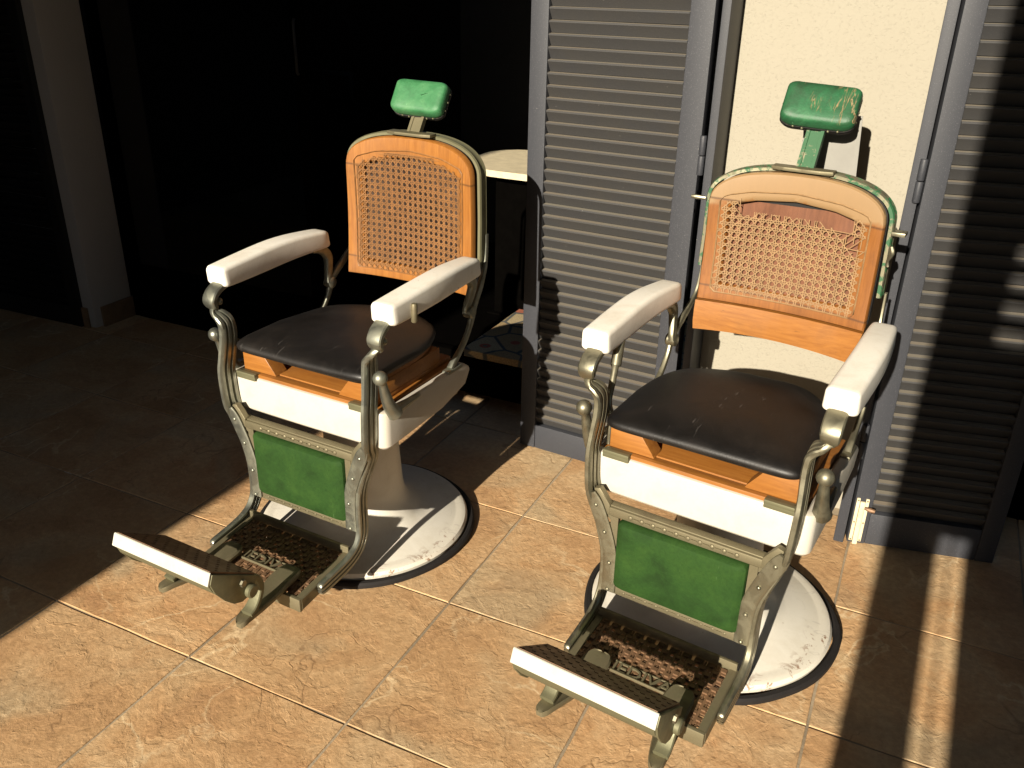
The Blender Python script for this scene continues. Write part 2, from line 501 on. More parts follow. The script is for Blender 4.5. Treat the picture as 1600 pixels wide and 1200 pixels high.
# ------------------------------------------------------------------ setting
def build_setting():
    # ground sheet carrying the grout between the tiles
    bm = new()
    for a, b_, c, e in ((-60, 60, -60, 60),):
        bm.faces.new([bm.verts.new(p) for p in (V(a, c, -.0055), V(b_, c, -.0055), V(b_, e, -.0055), V(a, e, -.0055))])
    floor = tag(finish('floor', bm, MAT['grout']), kind='structure')
    # riven tiles, one object each
    meshes = []
    for k in range(6):
        bm = new()
        g = .0062
        n = 7
        rnd = random.Random(k)
        def edge(a0, a1, fixed, ax, sgn):
            pts = []
            for i in range(n):
                t = a0 + (a1 - a0) * i / n
                j = fixed + rnd.uniform(-.0028, .0028) * (0 if i == 0 else 1)
                pts.append((t, j) if ax == 'x' else (j, t))
            return pts
        lo, hi = g, 1 - g
        out = edge(lo, hi, lo, 'x', 1) + edge(lo, hi, hi, 'y', 1) + edge(hi, lo, hi, 'x', 1) + edge(hi, lo, lo, 'y', 1)
        top = []
        for x, y in out:
            cx, cy = .5 + (x - .5) * .9945, .5 + (y - .5) * .9945
            top.append(bm.verts.new(V(cx, cy, 0)))
        mid = [bm.verts.new(V(x, y, -.003)) for x, y in out]
        bot = [bm.verts.new(V(x, y, -.02)) for x, y in out]
        N = len(out)
        for i in range(N):
            bm.faces.new((mid[i], mid[(i + 1) % N], top[(i + 1) % N], top[i]))
            bm.faces.new((bot[i], bot[(i + 1) % N], mid[(i + 1) % N], mid[i]))
        bm.faces.new(top)
        o = finish('tile', bm, MAT['tile'], floor, 12)
        meshes.append(o.data)
        bpy.data.objects.remove(o)
    rnd = random.Random(3)
    for i in range(-7, 8):
        for j in range(-4, 4):
            if i < -5 and j < 0: continue
            if j == 3 and 1 <= i <= 2: continue
            t = bpy.data.objects.new('tile', rnd.choice(meshes))
            C.objects.link(t)
            t.parent = floor
            t.location = Vector((i, j, rnd.uniform(-.0012, .0012))) * S

    def slab(name, lo, hi, mat, label, cat, bev=.01):
        bm = new(); box(bm, lo, hi, bev)
        return tag(finish(name, bm, mat), label, cat)
    slab('wall', (1.80, 3.10, -.01), (2.935, 3.60, 6.2), MAT['wall'], 'cream roughcast wall between the two grey shutters behind the right barber chair', 'wall')
    # dark pier at the left with its brown skirting
    w = empty('pillar', (-4.2, 3.3, 0), 0, 'shaded grey plastered pillar with brown skirting at the far left of the doorway', 'pillar')
    def kid(name, lo, hi, mat, par, bev=.008, off=(-4.2, 3.3, 0)):
        bm = new(); box(bm, [a - b_ for a, b_ in zip(lo, off)], [a - b_ for a, b_ in zip(hi, off)], bev)
        return finish(name, bm, mat, par)
    kid('plaster', (-7.5, 3.05, 0), (-4.215, 3.53, 6.2), MAT['grey_wall'], w, .03)
    kid('skirting', (-4.213, 3.13, 0), (-4.19, 3.535, .21), MAT['skirting'], w, .004)
    kid('skirting', (-7.5, 3.025, 0), (-4.29, 3.048, .21), MAT['skirting'], w, .004)

    # dark room behind the doorway
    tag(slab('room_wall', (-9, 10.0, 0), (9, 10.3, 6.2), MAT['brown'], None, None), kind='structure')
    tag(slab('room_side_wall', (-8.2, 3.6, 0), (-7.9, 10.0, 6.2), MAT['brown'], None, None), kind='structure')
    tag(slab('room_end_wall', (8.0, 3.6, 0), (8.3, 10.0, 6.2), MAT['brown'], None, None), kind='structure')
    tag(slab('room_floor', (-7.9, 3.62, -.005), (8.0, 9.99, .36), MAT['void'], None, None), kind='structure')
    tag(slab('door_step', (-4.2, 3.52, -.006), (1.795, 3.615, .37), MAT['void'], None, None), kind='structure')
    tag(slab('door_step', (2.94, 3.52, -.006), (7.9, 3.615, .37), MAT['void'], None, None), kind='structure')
    tag(slab('door_lintel', (-4.2, 3.12, 4.95), (1.79, 3.6, 6.2), MAT['wall'], None, None), kind='structure')
    tag(slab('door_lintel', (2.94, 3.12, 4.95), (8.3, 3.6, 6.2), MAT['wall'], None, None), kind='structure')
    # glazed leaf, standing shut on the left
    g = empty('glass_door', (-4.0, 3.56, .37), 0, 'dark framed glass door leaf in the black doorway beside the pillar', 'door')
    off = (-4.0, 3.56, .37)
    kid('door_stile', (-4.19, 3.54, .375), (-4.07, 3.60, 4.92), MAT['void'], g, .006, off)
    kid('door_stile', (-1.87, 3.54, .375), (-1.76, 3.60, 4.92), MAT['void'], g, .006, off)
    kid('door_rail', (-4.07, 3.545, .375), (-1.87, 3.595, .56), MAT['void'], g, .006, off)
    kid('door_rail', (-4.07, 3.545, 4.78), (-1.87, 3.595, 4.92), MAT['void'], g, .006, off)
    kid('pane', (-4.07, 3.565, .56), (-1.87, 3.575, 4.78), MAT['glass'], g, 0, off)
    bm = new()
    tube(bm, [(-1.80 + 4, -.05, 2.15, .012), (-1.80 + 4, -.065, 2.17, .012), (-1.80 + 4, -.065, 2.55, .012), (-1.80 + 4, -.05, 2.57, .012)], 8)
    finish('door_handle', bm, MAT['black'], g)
    # tall black cupboard, table and rug inside
    c = empty('cupboard', (0, 6.6, .36), 0, 'tall black cupboard standing in the dark room beyond the table', 'cupboard')
    off = (0, 6.6, .36)
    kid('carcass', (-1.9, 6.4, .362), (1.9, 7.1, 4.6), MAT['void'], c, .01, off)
    for x in (-1.88, -.62, .64):
        kid('door', (x, 6.375, .45), (x + 1.23, 6.398, 4.55), MAT['black'], c, .006, off)
    p = empty('picture', (-6.2, 9.97, 1.6), 0, 'small dark framed picture hanging in the black room', 'picture')
    bm = new(); box(bm, (-.3, -.03, -.22), (.3, .025, .22), .01); finish('picture_frame', bm, MAT['black'], p)
    bm = new(); box(bm, (-.24, -.036, -.16), (.24, -.031, .16)); finish('print', bm, MAT['brown'], p)
    t = empty('table', (-.05, 4.82, .36), 0, 'table with a pale cream top inside the doorway behind the left barber chair', 'table')
    bm = new()
    out = []
    for k in range(48):
        a = 2 * pi * k / 48
        ca, sa = cos(a), sin(a)
        out.append((.80 * math.copysign(abs(ca) ** .55, ca), .55 * math.copysign(abs(sa) ** .55, sa)))
    prism(bm, out, 'z', 1.345, 1.40, .012)
    finish('table_top', bm, MAT['cream'], t)
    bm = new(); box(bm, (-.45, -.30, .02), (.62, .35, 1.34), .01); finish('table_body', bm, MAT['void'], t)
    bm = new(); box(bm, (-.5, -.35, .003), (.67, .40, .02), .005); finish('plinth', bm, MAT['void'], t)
    # rug with a soft front edge over the step
    bm = new()
    nx, ny = 40, 26
    grid = []
    for j in range(ny + 1):
        row = []
        for i in range(nx + 1):
            x = -.235 + 1.89 * i / nx
            y = 3.44 + 1.55 * j / ny
            z = .445 + .006 * noise.noise((x * 5, y * 5, 0)) + (-.012 if j == 0 else 0)
            row.append(bm.verts.new(V(x, y + .012 * noise.noise((x * 3, 7, 0)), z)))
        grid.append(row)
    for j in range(ny):
        for i in range(nx): bm.faces.new((grid[j][i], grid[j][i + 1], grid[j + 1][i + 1], grid[j + 1][i]))
    ext = bmesh.ops.extrude_face_region(bm, geom=list(bm.faces))
    for v in [e for e in ext['geom'] if isinstance(e, bmesh.types.BMVert)]: v.co.z = .374
    tag(finish('rug', bm, MAT['rug'], None, 50), 'red and beige patterned rug on the black step behind the left barber chair', 'rug')

    # unseen house walls; roof and blockers added to cut skylight and throw long shadows
    tag(slab('sky_blocker_roof', (-12, -4.1, 6.22), (12, 3.6, 6.6), MAT['ceiling'], None, None), kind='structure')  # unseen roof, added to cut sky fill
    tag(slab('house_wall_above', (-12, 3.62, 6.2), (12, 3.9, 12), MAT['wall'], None, None), kind='structure')
    tag(slab('house_wall_right', (8.3, 3.1, -.01), (12, 3.6, 6.2), MAT['wall'], None, None), kind='structure')
    tag(slab('house_wall_left', (-12, 3.1, -.01), (-7.55, 3.6, 6.2), MAT['wall'], None, None), kind='structure')
    tag(slab('garden_wall_left', (-16, -9.4, -.02), (-1.30, -9.0, 13), MAT['unseen_dark'], None, None), kind='structure')  # unseen wall for the left shadow; height raised to cut skylight
    tag(slab('sky_blocker_side', (-7.6, -9.0, -.02), (-7.2, 2.85, 6.2), MAT['unseen_dark'], None, None), kind='structure')  # unseen side mass, added to darken the left shade
    tag(slab('sky_blocker_far', (-40, -27, -.02), (40, -25, 8.2), MAT['unseen_dark'], None, None), kind='structure')  # unseen far mass, added to block low sky
    bm = new(); bm.faces.new([bm.verts.new(p) for p in (V(-60, -60, .004), V(60, -60, .004), V(60, -4.05, .004), V(-60, -4.05, .004))])
    tag(finish('dark_ground_sheet', bm, MAT['unseen_dark']), kind='structure')  # unseen dark ground, added to cut bounced light
    tag(slab('stripe_blocker_left', (2.915, -5.6, -.02), (3.225, -5.2, 7.2), MAT['unseen_dark'], None, None), kind='structure')  # unseen block, added to shade one side of the light stripe
    tag(slab('stripe_blocker_right', (3.39, -5.6, -.02), (12, -5.2, 7.2), MAT['unseen_dark'], None, None), kind='structure')  # unseen block, added to shade beyond the stripe
    tag(slab('slit_blocker', (3.227, -5.58, 3.92), (3.388, -5.22, 4.47), MAT['unseen_dark'], None, None), kind='structure')  # added with the two below to break up the lit slit
    for z in (4.53, 4.69, 4.85, 5.01, 5.17):  # unseen bars, added to dim the upper light patch
        tag(slab('slit_dimmer_bar', (3.227, -5.42, z), (3.388, -5.38, z + .075), MAT['unseen_dark'], None, None, 0), kind='structure')
    tag(slab('slit_blocker', (3.227, -5.58, 5.30), (3.388, -5.22, 7.2), MAT['unseen_dark'], None, None), kind='structure')
    tag(slab('slit_blocker', (3.227, -5.58, 3.37), (3.388, -5.22, 3.81), MAT['unseen_dark'], None, None), kind='structure')
    bm = new(); tube(bm, [(3.30, -5.4, -.02, .008), (3.30, -5.4, 3.4, .008)], 8)
    tag(finish('porch_pole', bm, MAT['iron']), kind='structure')

def shutter(name, org, ang, w, stl, str_, rail0, pitch, label, bolt=False, hinges=True, top=4.9, dark=False):
    """louvred leaf: local x along its width, -y is the outside face"""
    s = empty(name, (org[0], org[1], .012), ang, label, 'shutter', 'grey louvred shutters')
    T = .10
    pm, sm, dm = (MAT['black'],) * 3 if dark else (MAT['shut'], MAT['slat'], MAT['dust'])  # dark leaf: shade put into its colour, black for grey paint
    def part(nm, lo, hi, mat=pm, bev=.006):
        bm = new(); box(bm, lo, hi, bev); return finish(nm, bm, mat, s)
    part('stile', (0, 0, 0), (stl, T, top))
    part('stile', (w - str_, 0, 0), (w, T, top))
    part('rail', (stl + .001, .004, 0), (w - str_ - .001, T - .004, rail0))
    part('rail', (stl + .001, .004, top - .2), (w - str_ - .001, T - .004, top))
    # slat: slopes down and outwards and ends in a dusty rounded nose
    bm = new()
    sec = [(.046, .003), (.007, .0), (.004, -.004), (.004, -.010), (.008, -.015), (.044, -.0715), (.050, -.071)]
    x0, x1 = stl + .002, w - str_ - .002
    n = len(sec)
    a = [bm.verts.new(V(x0, *p)) for p in sec]; b_ = [bm.verts.new(V(x1, *p)) for p in sec]
    bm.faces.new(a[::-1]); bm.faces.new(b_)
    for i in range(n):
        f_ = bm.faces.new((a[i], a[(i + 1) % n], b_[(i + 1) % n], b_[i]))
        f_.material_index = 1 if i == 0 else 0
    first = finish('slat', bm, [sm, dm], s, 20)
    z = rail0 + pitch
    k = 0
    rnd = random.Random(5)
    while z + pitch < top - .2:
        o = first if k == 0 else first.copy()
        if k: C.objects.link(o)
        o.location = (0, rnd.uniform(-.001, .001) * S, z * S)
        o.rotation_euler = (0, rnd.uniform(-.0012, .0012), 0)
        z += pitch; k += 1
    bm = new(); box(bm, (stl + .003, T - .012, rail0 + .001), (w - str_ - .003, T - .008, top - .201)); finish('back_panel', bm, sm, s)
    if hinges is not None:
        for hz in (.62, 2.20, 3.9):
            bm = new()
            hx = w + .018 if hinges else -.030
            for z0, z1 in ((hz, hz + .112), (hz + .118, hz + .23)):
                tube(bm, [(hx, -.012, z0, .018), (hx, -.012, z0 + .004, .020), (hx, -.012, z1 - .004, .020), (hx, -.012, z1, .018)], 12)
            finish('hinge', bm, MAT['shut'], s)
    if bolt:
        b0 = part('bolt_plate', (.008, -.012, .02), (.028, -.001, .335), MAT['cream'], .003)
        part('bolt_plate', (.062, -.012, .02), (.082, -.001, .335), MAT['cream'], .003)
        part('bolt_rod', (.030, -.022, 0.0), (.060, -.003, .315), MAT['cream'], .006)
        for z1 in (.03, .16, .32):
            bm = new()
            ball(bm, (.018, -.012, z1), .006, sy=.5, u=8, v=5); ball(bm, (.072, -.012, z1), .006, sy=.5, u=8, v=5)
            finish('screw', bm, MAT['plate'], s)
        bm = new(); box(bm, (.034, -.028, .20), (.056, -.021, .27), .003); finish('slide_window', bm, MAT['cream'], s)
        bm = new(); tube(bm, [(.06, -.02, .275, .009), (.09, -.03, .272, .016), (.12, -.034, .268, .012)], 8); finish('bolt_knob', bm, MAT['iron'], s)
    return s

def build_shutters():
    shutter('shutter', (.56, 2.879), radians(-4.0), 1.175, .125, .145, .195, .0764,
            'sunlit grey louvred shutter to the left of the cream wall, shadowed by the left chair')
    shutter('shutter', (2.985, 2.692), radians(11.4), .866, .108, .105, .225, .0775,
            'grey louvred shutter right of the cream wall with a cream floor bolt, mostly in shade', True, False)
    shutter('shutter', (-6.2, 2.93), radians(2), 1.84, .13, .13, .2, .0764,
            'shutter leaf coloured black for its shade in front of the pillar at the far left', False, None, dark=True)
    # door jambs
    for nm, x0, x1, y0, y1, lab in (('door_jamb', 1.772, 1.822, 2.79, 3.095, 'grey metal door jamb between the left shutter and the cream wall'),
                                    ('door_jamb', 2.905, 2.966, 2.68, 3.095, 'grey metal door jamb between the cream wall and the right shutter')):
        bm = new(); box(bm, (x0, y0, 0), (x1, y1, 4.94), .005)
        tag(finish(nm, bm, MAT['shut']), lab, 'door frame')

# ------------------------------------------------------------------ barber chair
def arch_outline(wb, zb, ws, zs, za, n=2.5, N=15):
    """closed outline, bottom left -> up -> arch -> bottom right"""
    pts = [(-wb, zb), (-wb * .5 - ws * .5, (zb + zs) / 2)]
    for k in range(N * 2 + 1):
        a = pi - pi * k / (2 * N)
        ca, sa = cos(a), sin(a)
        pts.append((ws * math.copysign(abs(ca) ** (2 / n), ca), zs + (za - zs) * abs(sa) ** (2 / n)))
    pts += [(wb * .5 + ws * .5, (zb + zs) / 2), (wb, zb)]
    return pts
def ray_r(poly, c, a):
    """distance from c along angle a to polygon"""
    dx, dz = cos(a), sin(a)
    best = None
    n = len(poly)
    for i in range(n):
        x1, z1 = poly[i][0] - c[0], poly[i][1] - c[1]
        x2, z2 = poly[(i + 1) % n][0] - c[0], poly[(i + 1) % n][1] - c[1]
        ex, ez = x2 - x1, z2 - z1
        den = dx * ez - dz * ex
        if abs(den) < 1e-12: continue
        t = (x1 * ez - z1 * ex) / den
        u = (x1 * dz - z1 * dx) / den
        if t > 0 and -1e-9 <= u <= 1 + 1e-9 and (best is None or t < best): best = t
    return best

def make_chair(spec):
    R = spec['right']
    ch = empty('barber_chair', (spec['pos'][0], spec['pos'][1], 0), spec['rot'], spec['label'], 'barber chair', 'antique barber chairs')
    dz = spec['dz']
    metal = MAT['brass'] if R else MAT['nickel']
    def U(v): return v          # heights above the pump move with dz through the 'top' empty-free offset below
    parts = []
    def P(name, bm, mat, parent=None, angle=35, up=True):
        if up and dz:
            for v in bm.verts: v.co.z += dz
        return finish(name, bm, mat, parent or ch, angle)
    bc = spec['base']
    # ---- base
    bm = new()
    lathe(bm, [(.0001, .02), (.635, .02), (.662, .028), (.668, .05), (.655, .068), (.625, .078), (.60, .076), (.585, .080), (.50, .096), (.42, .113), (.365, .128), (.35, .142), (.30, .178), (.268, .225), (.252, .30), (.245, .42),
                (.232, .62), (.226, .78), (.20, .80), (.0001, .80)], 72, bc)
    P('pedestal', bm, MAT['enamel_base'], up=False)
    bm = new()
    rings = []
    rnd = random.Random(11 if R else 5)
    for k in range(72):
        a = 2 * pi * k / 72
        ro = .692 + .012 * noise.noise((cos(a) * 2, sin(a) * 2, 3 if R else 8)) + .004 * sin(5 * a)
        sec = [(-.022, .004), (-.022, .026), (-.010, .038), (.010, .036), (.022, .024), (.022, .004)]
        rings.append([V(bc[0] + (ro + p) * cos(a), bc[1] + (ro + p) * sin(a), q + .003) for p, q in sec])
    loft(bm, rings, loop=True)
    P('rubber_ring', bm, MAT['rubber'], up=False)
    bm = new(); lathe(bm, [(.0001, .79), (.24, .79), (.24, .81), (.19, .83), (.19, .86), (.21, .87), (.36, .885), (.38, .905), (.38, .935), (.0001, .935)], 40, (0, .03))
    P('pump_head', bm, MAT['void'])
    bm = new(); box(bm, (-.30, -.28, .90), (-.18, -.20, .98), .01); box(bm, (.18, -.25, .90), (.30, -.17, .98), .01)
    P('seat_bracket', bm, MAT['plate'])
    # ---- white apron: front board and two sides, swept as one U
    bm = new()
    pts = []
    for y in (.385, .34, .22, .10, -.10, -.30): pts.append((-.565, y))
    for k in range(5):
        a = pi + k / 4 * pi / 2
        pts.append((-.515 + .05 * cos(a), -.415 + .05 * sin(a)))
    left = pts[:]
    full = left + [(-.25, -.468), (0, -.469), (.25, -.468)] + [(-x, y) for x, y in reversed(left)]
    rings = []
    for i, (x, y) in enumerate(full):
        a = Vector(full[max(i - 1, 0)]); b_ = Vector(full[min(i + 1, len(full) - 1)])
        t = (b_ - a).normalized(); nin = Vector((-t.y, t.x))
        if y > .10:
            q = min(1, (y - .10) / .285)
            zb, zt = .942 + .065 * q + (.06 if y > .36 else 0), 1.140 - (.03 if y > .36 else 0)
        else:
            zb, zt = .922 + .02 * max(0, (y + .45) / .55), 1.142
        th = .055
        sec = [(.012, zb), (0, zb + .014), (0, zt - .016), (.005, zt - .005), (.016, zt), (th - .01, zt), (th, zt - .01), (th, zb)]
        rings.append([V(x + nin.x * p, y + nin.y * p, z) for p, z in sec])
    loft(bm, rings)
    P('seat_apron', bm, MAT['enamel'])
    # ---- wooden tray, riser wedges, metal clips
    bm = new()
    box(bm, (-.50, -.425, 1.06), (.50, .36, 1.142), .006)
    box(bm, (-.47, -.452, 1.128), (.47, -.395, 1.162), .006)
    box(bm, (-.46, -.393, 1.143), (.46, .34, 1.168), .004)
    P('seat_tray', bm, MAT['wood'])
    for s in (-1, 1):
        bm = new()
        poly = [(s * .465, 1.164), (s * .225, 1.164), (s * .235, 1.180), (s * .315, 1.288), (s * .465, 1.296)]
        prism(bm, poly, 'y', -.425, -.33, .004)
        box(bm, (s * .40, -.328, 1.17), (s * .463, .22, 1.264), .006)
        P('riser', bm, MAT['wood'])
        bm = new()
        box(bm, (s * .335, -.482, 1.128), (s * .475, -.430, 1.165), .005)
        box(bm, (s * .335, -.484, 1.150), (s * .475, -.455, 1.170), .004)
        P('clip', bm, MAT['olive'])
    # ---- cushion
    def cush(s, y0=-.495):
        out = []
        for k in range(56):
            a = 2 * pi * k / 56
            ca, sa = cos(a), sin(a)
            if sa >= 0:
                x = .49 * math.copysign(abs(ca) ** .80, ca); y = -.10 + .555 * abs(sa) ** .86
            else:
                x = .49 * math.copysign(abs(ca) ** .16, ca); y = -.10 + (y0 + .10) * abs(sa) ** .16
                x *= 1 - .02 * abs(sa)
            out.append((x * s, (y + .05) * s - .05))
        return out
    bm = new()
    prof = [(.05, 1.404), (.25, 1.402), (.45, 1.396), (.62, 1.387), (.78, 1.375), (.90, 1.360), (.965, 1.347), (.993, 1.334), (1.0, 1.320), (.994, 1.306), (.975, 1.298), (.6, 1.298)]
    rings = []
    for s, z in prof:
        row = []
        for x, y in cush(s):
            dip = -.014 * noise.noise((x * 3.5, y * 3.5, 2 if R else 6)) * (1 if z > 1.3 else 0)
            row.append(V(x, y, z + dip))
        rings.append(row)
    loft(bm, rings)
    P('seat_cushion', bm, MAT['leather'], angle=60)
    bm = new()
    rings = [[V(x, y, z) for x, y in cush(s, -.34)] for s, z in ((.5, 1.297), (.95, 1.297), (.955, 1.270), (.5, 1.265))]
    loft(bm, rings)
    P('seat_board', bm, MAT['wood'])

    # ---- arms
    for s in (-1, 1):
        st = [(-.462, .570, .056, 1.738, 1.672), (-.459, .570, .066, 1.750, 1.660), (-.446, .570, .074, 1.762, 1.652), (-.42, .571, .076, 1.766, 1.648), (-.28, .574, .077, 1.778, 1.650), (-.12, .577, .077, 1.790, 1.655),
              (.02, .577, .076, 1.798, 1.662), (.16, .572, .074, 1.798, 1.668), (.30, .564, .070, 1.790, 1.670), (.40, .558, .066, 1.782, 1.670), (.430, .557, .060, 1.775, 1.674), (.438, .557, .050, 1.765, 1.684)]
        bm = new()
        rings = []
        pr = rrect(5, .19)
        for y, xc, hw, zt, zb in catmull(st, 2):
            rings.append([V(s * xc + s * u * 2 * hw * (1 - .08 * (v + .5)), y - .01 * v, (zt + zb) / 2 + v * (zt - zb)) for u, v in pr])
        loft(bm, rings)
        P('armrest', bm, MAT['enamel_arm'], angle=50)
        # scroll under the armrest front
        bm = new()
        bar(bm, [(s * .566, -.395, 1.668, .05, .085), (s * .566, -.445, 1.655, .045, .088), (s * .567, -.495, 1.628, .042, .090), (s * .568, -.522, 1.588, .042, .088), (s * .569, -.512, 1.556, .040, .078), (s * .571, -.495, 1.540, .032, .052), (s * .571, -.488, 1.522, .026, .036)], FLATB)
        ball(bm, (s * .571, -.455, 1.563), .022, u=10, v=7)
        sup = P('arm_support', bm, metal)
        # grooved strap running down into the footrest rail
        bm = new()
        c = [(.571, -.500, 1.538, .035, .030), (.556, -.505, 1.516, .06, .030), (.525, -.500, 1.500, .085, .032), (.503, -.490, 1.470, .105, .034), (.497, -.485, 1.420, .115, .034), (.498, -.490, 1.350, .12, .034),
             (.505, -.508, 1.25, .12, .031), (.507, -.522, 1.18, .12, .032), (.504, -.525, 1.08, .12, .032), (.498, -.522, .985, .12, .032), (.488, -.508, .93, .115, .031), (.482, -.490, .885, .10, .031), (.462, -.494, .82, .09, .031),
             (.432, -.502, .74, .088, .036), (.405, -.505, .64, .086, .036), (.397, -.505, .54, .086, .036), (.398, -.507, .44, .086, .036), (.402, -.520, .365, .084, .036), (.404, -.560, .305, .084, .036), (.404, -.625, .268, .084, .036),
             (.403, -.70, .250, .082, .036), (.401, -.80, .238, .080, .036), (.400, -.875, .231, .076, .034), (.400, -.895, .229, .05, .028)]
        bar(bm, [(s * x, y, z, w, t) for x, y, z, w, t in c], GROOVE, 4)
        P('strap', bm, metal, sup, 40)
        bm = new()
        fl = [(.488, -.560, .955, .055, .014), (.472, -.556, .925, .07, .014), (.452, -.553, .885, .078, .014), (.420, -.551, .81, .078, .014), (.395, -.550, .745, .076, .014), (.368, -.550, .66, .074, .014), (.357, -.550, .57, .074, .014),
              (.355, -.550, .48, .074, .014), (.356, -.550, .40, .074, .014)]
        bar(bm, [(s * x, y, z, w, t) for x, y, z, w, t in fl], FLATB, 3, (0, 1, 0))
        fl_o = P('flange', bm, metal, sup)
        bm = new()
        for x, z in ((.453, .893), (.396, .751), (.357, .578), (.356, .414)): ball(bm, (s * x, -.559, z), .0115, sy=.8, u=10, v=6)
        P('rivets', bm, MAT['nickel'] if not R else MAT['brass'], sup)['kind'] = 'stuff'
        # rear bracket: scroll below the arm, pivot and the foot on the side board
        bm = new()
        bar(bm, [(s * .553, .30, 1.672, .03, .07), (s * .550, .40, 1.655, .055, .06), (s * .545, .455, 1.60, .06, .045), (s * .535, .445, 1.53, .055, .04), (s * .525, .425, 1.47, .05, .036), (s * .520, .418, 1.435, .04, .034)], FLATB)
        bar(bm, [(s * .494, .705, 1.84, .03, .014), (s * .496, .700, 1.75, .03, .016), (s * .502, .675, 1.65, .036, .020), (s * .520, .590, 1.555, .05, .026), (s * .537, .485, 1.46, .05, .03), (s * .541, .455, 1.40, .045, .03), (s * .541, .425, 1.34, .035, .028),
                 (s * .541, .375, 1.275, .034, .028), (s * .541, .31, 1.22, .036, .03), (s * .541, .245, 1.175, .045, .034), (s * .541, .215, 1.145, .05, .04)], FLATB)
        tube(bm, [(s * .500, .445, 1.43, .028), (s * .505, .445, 1.43, .036), (s * .556, .445, 1.43, .036), (s * .562, .445, 1.43, .028)], 14)
        box(bm, (s * .515, .16, 1.128), (s * .565, .31, 1.152), .008)
        P('rear_bracket', bm, metal)
        # ball-topped lever
        bm = new()
        tube(bm, [(s * .578, -.503, 1.372, .030), (s * .577, -.488, 1.335, .023), (s * .576, -.468, 1.27, .028), (s * .575, -.440, 1.20, .034), (s * .574, -.405, 1.148, .042), (s * .574, -.39, 1.128, .046)], 12, 4)
        ball(bm, (s * .578, -.507, 1.378), .040)
        tube(bm, [(s * .574, -.40, 1.145, .034), (s * .572, -.30, 1.142, .024), (s * .571, -.16, 1.14, .014)], 10, 3)
        P('lever', bm, metal)
    # side rod (right chair, sitter's right) and short pin (left chair)
    bm = new()
    if R:
        tube(bm, [(-.52, -.27, 1.675, .024), (-.52, -.285, 1.63, .026), (-.52, -.30, 1.565, .027), (-.52, -.306, 1.545, .026), (-.52, -.309, 1.54, .018), (-.522, -.325, 1.46, .017), (-.525, -.345, 1.385, .017), (-.515, -.36, 1.345, .017), (-.495, -.375, 1.30, .016), (-.49, -.38, 1.15, .016)], 12, 3)
        P('recline_rod', bm, MAT['brass'])
    else:
        tube(bm, [(.657, -.300, 1.735, .014), (.657, -.300, 1.729, .017), (.657, -.303, 1.64, .017), (.657, -.303, 1.634, .013)], 12)
        P('arm_pin', bm, MAT['plate'])

    # ---- calf panel
    bm = new()
    y0, y1 = -.542, -.512
    box(bm, (-.455, y0, .846), (.455, y1, .894), .008)
    box(bm, (-.455, y0 + .012, .892), (.455, y1 + .03, .902), .005)
    box(bm, (-.36, y0, .386), (.36, y1, .438), .006)  # bottom bar deepened to shade more of the pedestal
    for s in (-1, 1):
        prism(bm, [(s * .334, .437), (s * .366, .437), (s * .366, .70), (s * .375, .785), (s * .375, .847), (s * .334, .847)], 'y', y0 + .001, y1 - .001)
        prism(bm, [(s * .37, .70), (s * .395, .70), (s * .41, .79), (s * .376, .79)], 'y', y0 + .003, y1 - .003)
        prism(bm, [(s * .395, .835), (s * .376, .82), (s * .376, .847), (s * .42, .847)], 'y', y0 + .003, y1 - .003)
        # ear that climbs to the strap
        prism(bm, [(s * .44, .85), (s * .47, .94), (s * .475, .975), (s * .445, .985), (s * .415, .945), (s * .385, .905), (s * .385, .85)], 'y', y0 - .002, y1 + .004, .004)
    panel = P('calf_panel', bm, MAT['plate'])
    bm = new()
    for k in range(10):
        x = -.27 + .06 * k
        ball(bm, (x, y0 - .001, .872), .0125, sy=.6, u=10, v=6)
        ball(bm, (x, y0 - .001, .412), .0085, sy=.6, u=8, v=5)
        if k < 9:
            box(bm, (x + .016, y0 - .006, .869), (x + .044, y0 + .002, .875))
            box(bm, (x + .014, y0 - .005, .4095), (x + .046, y0 + .002, .4145))
    P('bead_trim', bm, MAT['plate'], panel)['kind'] = 'stuff'
    bm = new()
    w, zb, zt = .331, .439, .843
    rings = []
    for q, y in ((1.0, -.515), (1.0, -.540), (.985, -.556), (.93, -.572), (.86, -.577), (.5, -.579), (.05, -.58)):
        hw, hh = w - (1 - q) * .33, (zt - zb) / 2 - (1 - q) * .21
        pr = rrect(4, .06 if q > .5 else .2)
        rings.append([V(u * 2 * hw, y, (zt + zb) / 2 + v * 2 * hh) for u, v in pr])
    loft(bm, rings)
    P('calf_pad', bm, MAT['green_pad'], panel, 30)

    # ---- footplate: skirted frame, pierced lattice, raised lettering, sole pads on the scroll arms
    def pz(y): return .268 + (y + .61) * .095
    bm = new()
    for s in (-1, 1):
        rings = [[V(s * xx, y, pz(y) + z) for xx, z in ((.338, -.062), (.378, -.058), (.378, .006), (.372, .012), (.338, .012))] for y in (-.60, -.80, -.985, -1.005, -1.012)]
        loft(bm, rings)
    box(bm, (-.376, -1.03, pz(-1.0) - .07), (.376, -1.006, pz(-1.0) + .012), .008)
    box(bm, (-.372, -.612, pz(-.60) - .05), (.372, -.592, pz(-.60) + .052), .006)  # rear lip added tall to narrow the lit band on the pedestal
    plate = P('footplate', bm, MAT['plate'])
    bm = new()
    rnd = random.Random(4)
    nx, ny = 21, 12
    for i in range(1, nx):
        x = -.338 + .676 * i / nx
        rings = [[V(x + a, y, pz(y) + z) for a, z in ((-.0075, -.010), (.0075, -.010), (.0075, .004), (-.0075, .004))] for y in (-.618, -.80, -1.006)]
        loft(bm, rings)
    for j in range(1, ny):
        y = -.618 - .388 * j / ny
        box(bm, (-.338, y - .0075, pz(y) - .012), (.338, y + .0075, pz(y) + .0025))
